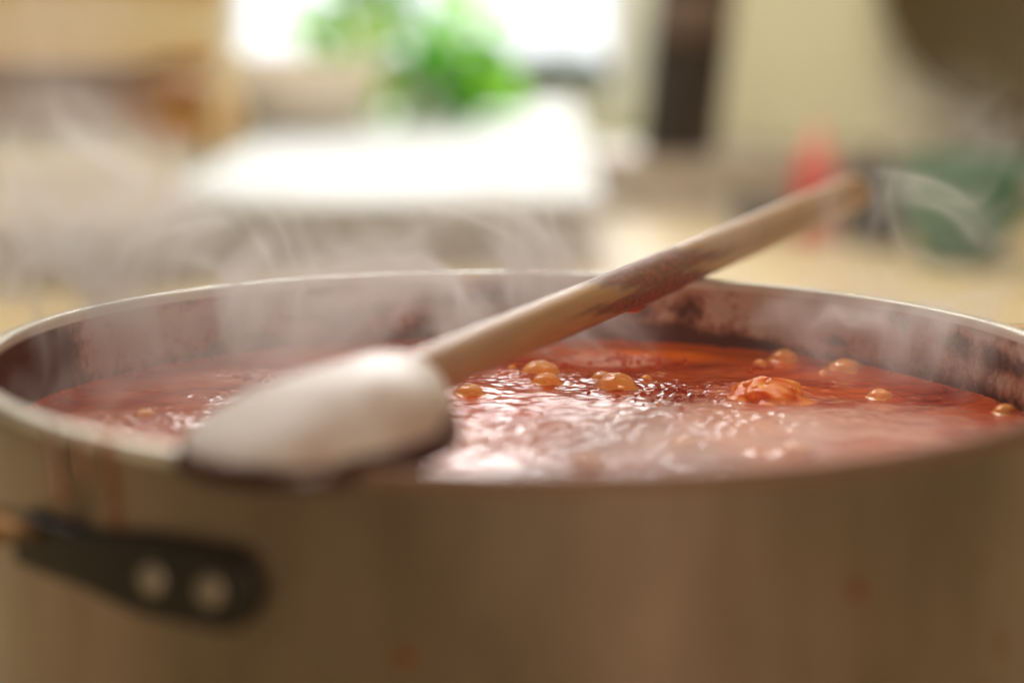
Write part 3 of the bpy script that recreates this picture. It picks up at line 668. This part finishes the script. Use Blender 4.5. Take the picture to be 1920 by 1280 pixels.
bowl.data.materials.append(mat('dark_sauce_shade', (0.035, 0.008, 0.004), 0.3, col2=(0.06, 0.012, 0.005), scale=60))  # wet sauce and the shade under the bowl, painted onto its lowest faces
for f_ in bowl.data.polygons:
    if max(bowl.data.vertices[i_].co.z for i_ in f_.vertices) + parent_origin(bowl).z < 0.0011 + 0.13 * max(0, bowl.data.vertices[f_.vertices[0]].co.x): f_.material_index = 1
setattr_(bowl, 'worn', lambda v: 0.85)
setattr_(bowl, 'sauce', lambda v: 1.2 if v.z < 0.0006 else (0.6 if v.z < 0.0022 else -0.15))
# handle: straight, thickening to a rounded end
hs = sc_ - ax * (HL * 1.1); endpt = None
pts = []; rads = []
ze0 = 0.030 * R; L0 = (rest - hs).length; LT = L0 * 2.02
for k in range(81):
    t = k / 80; s_ = t * LT
    q = hs.lerp(rest, s_ / L0)
    z = 0.028 * R + (0.012 * R) * (s_ / L0)
    rad_ = (0.040 + (0.053 - 0.040) * t) * R
    e = (1 - t) * LT
    if e < 0.006: rad_ *= math.sqrt(max(0.0, 1 - ((0.006 - e) / 0.006) ** 2)) * .85 + .15
    if s_ < 0.012: rad_ *= 1.0
    pts.append((q.x, q.y, z)); rads.append(rad_)
V, F = tube(pts, rads, 40, sx=1.05)
# re-sample: finer rings come from subdividing along the handle for the stain attribute
hd_ = mesh('handle', V, F, m_wood, spoon)
def along(v): return (Vector((v.x, v.y, 0)) - hs).dot((rest - hs).normalized()) / L0
def sat(v):
    s_ = along(v); low = -(v.z - 0.04 * R) / (0.04 * R)
    s_ += 0.10 * math.sin(v.z * 900 + v.x * 160) + 0.05 * math.sin(v.z * 2100 - v.x * 330)
    return -0.14 + 1.6 * math.exp(-((s_ - 0.76) / 0.24) ** 2) + 0.35 * low * math.exp(-((s_ - 0.75) / 0.35) ** 2) + 0.25 * math.exp(-((s_ - .25) / .12) ** 2) * low
setattr_(hd_, 'sauce', sat); setattr_(hd_, 'worn', lambda v: max(0, .18 - along(v) * .5))
# red film of sauce hanging under the handle
m_film = mat('wet_sauce_film', (0.34, 0.02, 0.008), 0.1, col2=(0.30, 0.015, 0.006), scale=60, sss=0.4, coat=.5)
pts = []; rads = []
for k in range(41):
    s_ = 0.62 + 0.36 * k / 40; q = hs.lerp(rest, s_)
    rr = (0.040 + .013 * s_ / 2.02) * R
    drop = 0.0025 * math.exp(-((s_ - .72) / .035) ** 2) + 0.0002 * math.sin(s_ * 50)
    pts.append((q.x, q.y, 0.034 * R - rr * .80 - drop * .35)); rads.append((0.0017 + drop * .35) * (1 - (2 * (k / 40) - 1) ** 4) + .0002)
V, F = tube(pts, rads, 16); mesh('sauce_film', V, F, m_film, spoon)

# ================================================================== STEAM
m_st = bpy.data.materials.new('steam'); m_st.use_nodes = True; nt = m_st.node_tree; N = nt.nodes; L = nt.links
N.remove(N['Principled BSDF']); vol = N.new('ShaderNodeVolumePrincipled'); L.new(vol.outputs[0], N['Material Output'].inputs['Volume'])
vol.inputs['Color'].default_value = (0.98, 0.95, 0.93, 1); vol.inputs['Anisotropy'].default_value = 0.35
tc = N.new('ShaderNodeTexCoord')
sep = N.new('ShaderNodeSeparateXYZ'); L.new(tc.outputs['Object'], sep.inputs[0])
wn = N.new('ShaderNodeTexNoise'); wn.inputs['Scale'].default_value = 10; wn.inputs['Detail'].default_value = 1; L.new(tc.outputs['Object'], wn.inputs['Vector'])
va = N.new('ShaderNodeVectorMath'); va.operation = 'MULTIPLY_ADD'; L.new(wn.outputs['Color'], va.inputs[0]); va.inputs[1].default_value = (0.16, 0.16, 0.14); L.new(tc.outputs['Object'], va.inputs[2])
mpv = N.new('ShaderNodeMapping'); mpv.inputs['Scale'].default_value = (1, 1, 0.62); L.new(va.outputs[0], mpv.inputs[0])
big = noise(N, L, mpv.outputs[0], 13, 1, .5)
wis = noise(N, L, mpv.outputs[0], 24, 2, .5)
ridge = math_(N, L, 'SUBTRACT', 1.0, math_(N, L, 'MULTIPLY', math_(N, L, 'ABSOLUTE', math_(N, L, 'SUBTRACT', wis, 0.5)), 9.0), True)
ridge = math_(N, L, 'POWER', ridge, 3.0)
bigm = math_(N, L, 'MULTIPLY', math_(N, L, 'SUBTRACT', big, 0.44), 5.0, True)
def plume(cx, cy, cz, rx, ry, rz, amt):
    vs = N.new('ShaderNodeVectorMath'); vs.operation = 'SUBTRACT'; L.new(tc.outputs['Object'], vs.inputs[0]); vs.inputs[1].default_value = (cx, cy, cz)
    vd = N.new('ShaderNodeVectorMath'); vd.operation = 'DIVIDE'; L.new(vs.outputs[0], vd.inputs[0]); vd.inputs[1].default_value = (rx, ry, rz)
    ln = N.new('ShaderNodeVectorMath'); ln.operation = 'LENGTH'; L.new(vd.outputs[0], ln.inputs[0])
    return math_(N, L, 'MULTIPLY', math_(N, L, 'SUBTRACT', 1.0, ln.outputs['Value'], True), amt)
pm = None
for a in [(-0.085, 0.07, -0.005, 0.075, 0.08, 0.04, 1.7), (-0.01, 0.10, -0.003, 0.06, 0.06, 0.042, 2.0), (-0.09, -0.02, -0.016, 0.08, 0.07, 0.016, 0.9), (-0.15, 0.07, 0.020, 0.065, 0.08, 0.05, 3.6), (-0.125, -0.02, 0.085, 0.035, 0.05, 0.055, 1.1), (0.12, 0.06, 0.0, 0.06, 0.07, 0.035, 1.1), (0.125, 0.08, 0.028, 0.045, 0.06, 0.055, 1.2), (0.05, -0.10, -0.018, 0.17, 0.085, 0.018, 1.5), (-0.02, 0.13, 0.02, 0.16, 0.05, 0.03, .5)]:
    q_ = plume(*a); pm = q_ if pm is None else math_(N, L, 'ADD', pm, q_)
dens = math_(N, L, 'ADD', math_(N, L, 'MULTIPLY', bigm, 5.6), math_(N, L, 'MULTIPLY', ridge, 38.0))
dens = math_(N, L, 'MULTIPLY', dens, pm)
dens = math_(N, L, 'ADD', dens, 0.12)
# thin out with height and towards the side of the plume
hz = math_(N, L, 'SUBTRACT', 1.0, math_(N, L, 'DIVIDE', sep.outputs['Z'], 0.13), True)
rr2 = math_(N, L, 'SQRT', math_(N, L, 'ADD', math_(N, L, 'MULTIPLY', sep.outputs['X'], sep.outputs['X']), math_(N, L, 'MULTIPLY', sep.outputs['Y'], sep.outputs['Y'])))
rf = math_(N, L, 'MULTIPLY', math_(N, L, 'SUBTRACT', 0.20, rr2), 18.0, True)
dens = math_(N, L, 'MULTIPLY', dens, math_(N, L, 'MULTIPLY', hz, rf))
L.new(dens, vol.inputs['Density'])
V, F = lathe([(0.0005, ZS + 0.0045), (RI - .0006, ZS + 0.0045), (RI - .0006, 0.004), (0.20, 0.03), (0.205, 0.11), (0.0005, 0.115)], n=64)
st = mesh('steam', V, F, m_st); tag(st, 'white steam curling up from the sauce and over the pot rim', 'steam', kind='stuff')
# the first and last ring close with tiny caps
me = st.data
import bmesh
bm = bmesh.new(); bm.from_mesh(me); bmesh.ops.holes_fill(bm, edges=[e for e in bm.edges if len(e.link_faces) == 1]); bmesh.ops.recalc_face_normals(bm, faces=bm.faces); bm.to_mesh(me); bm.free()
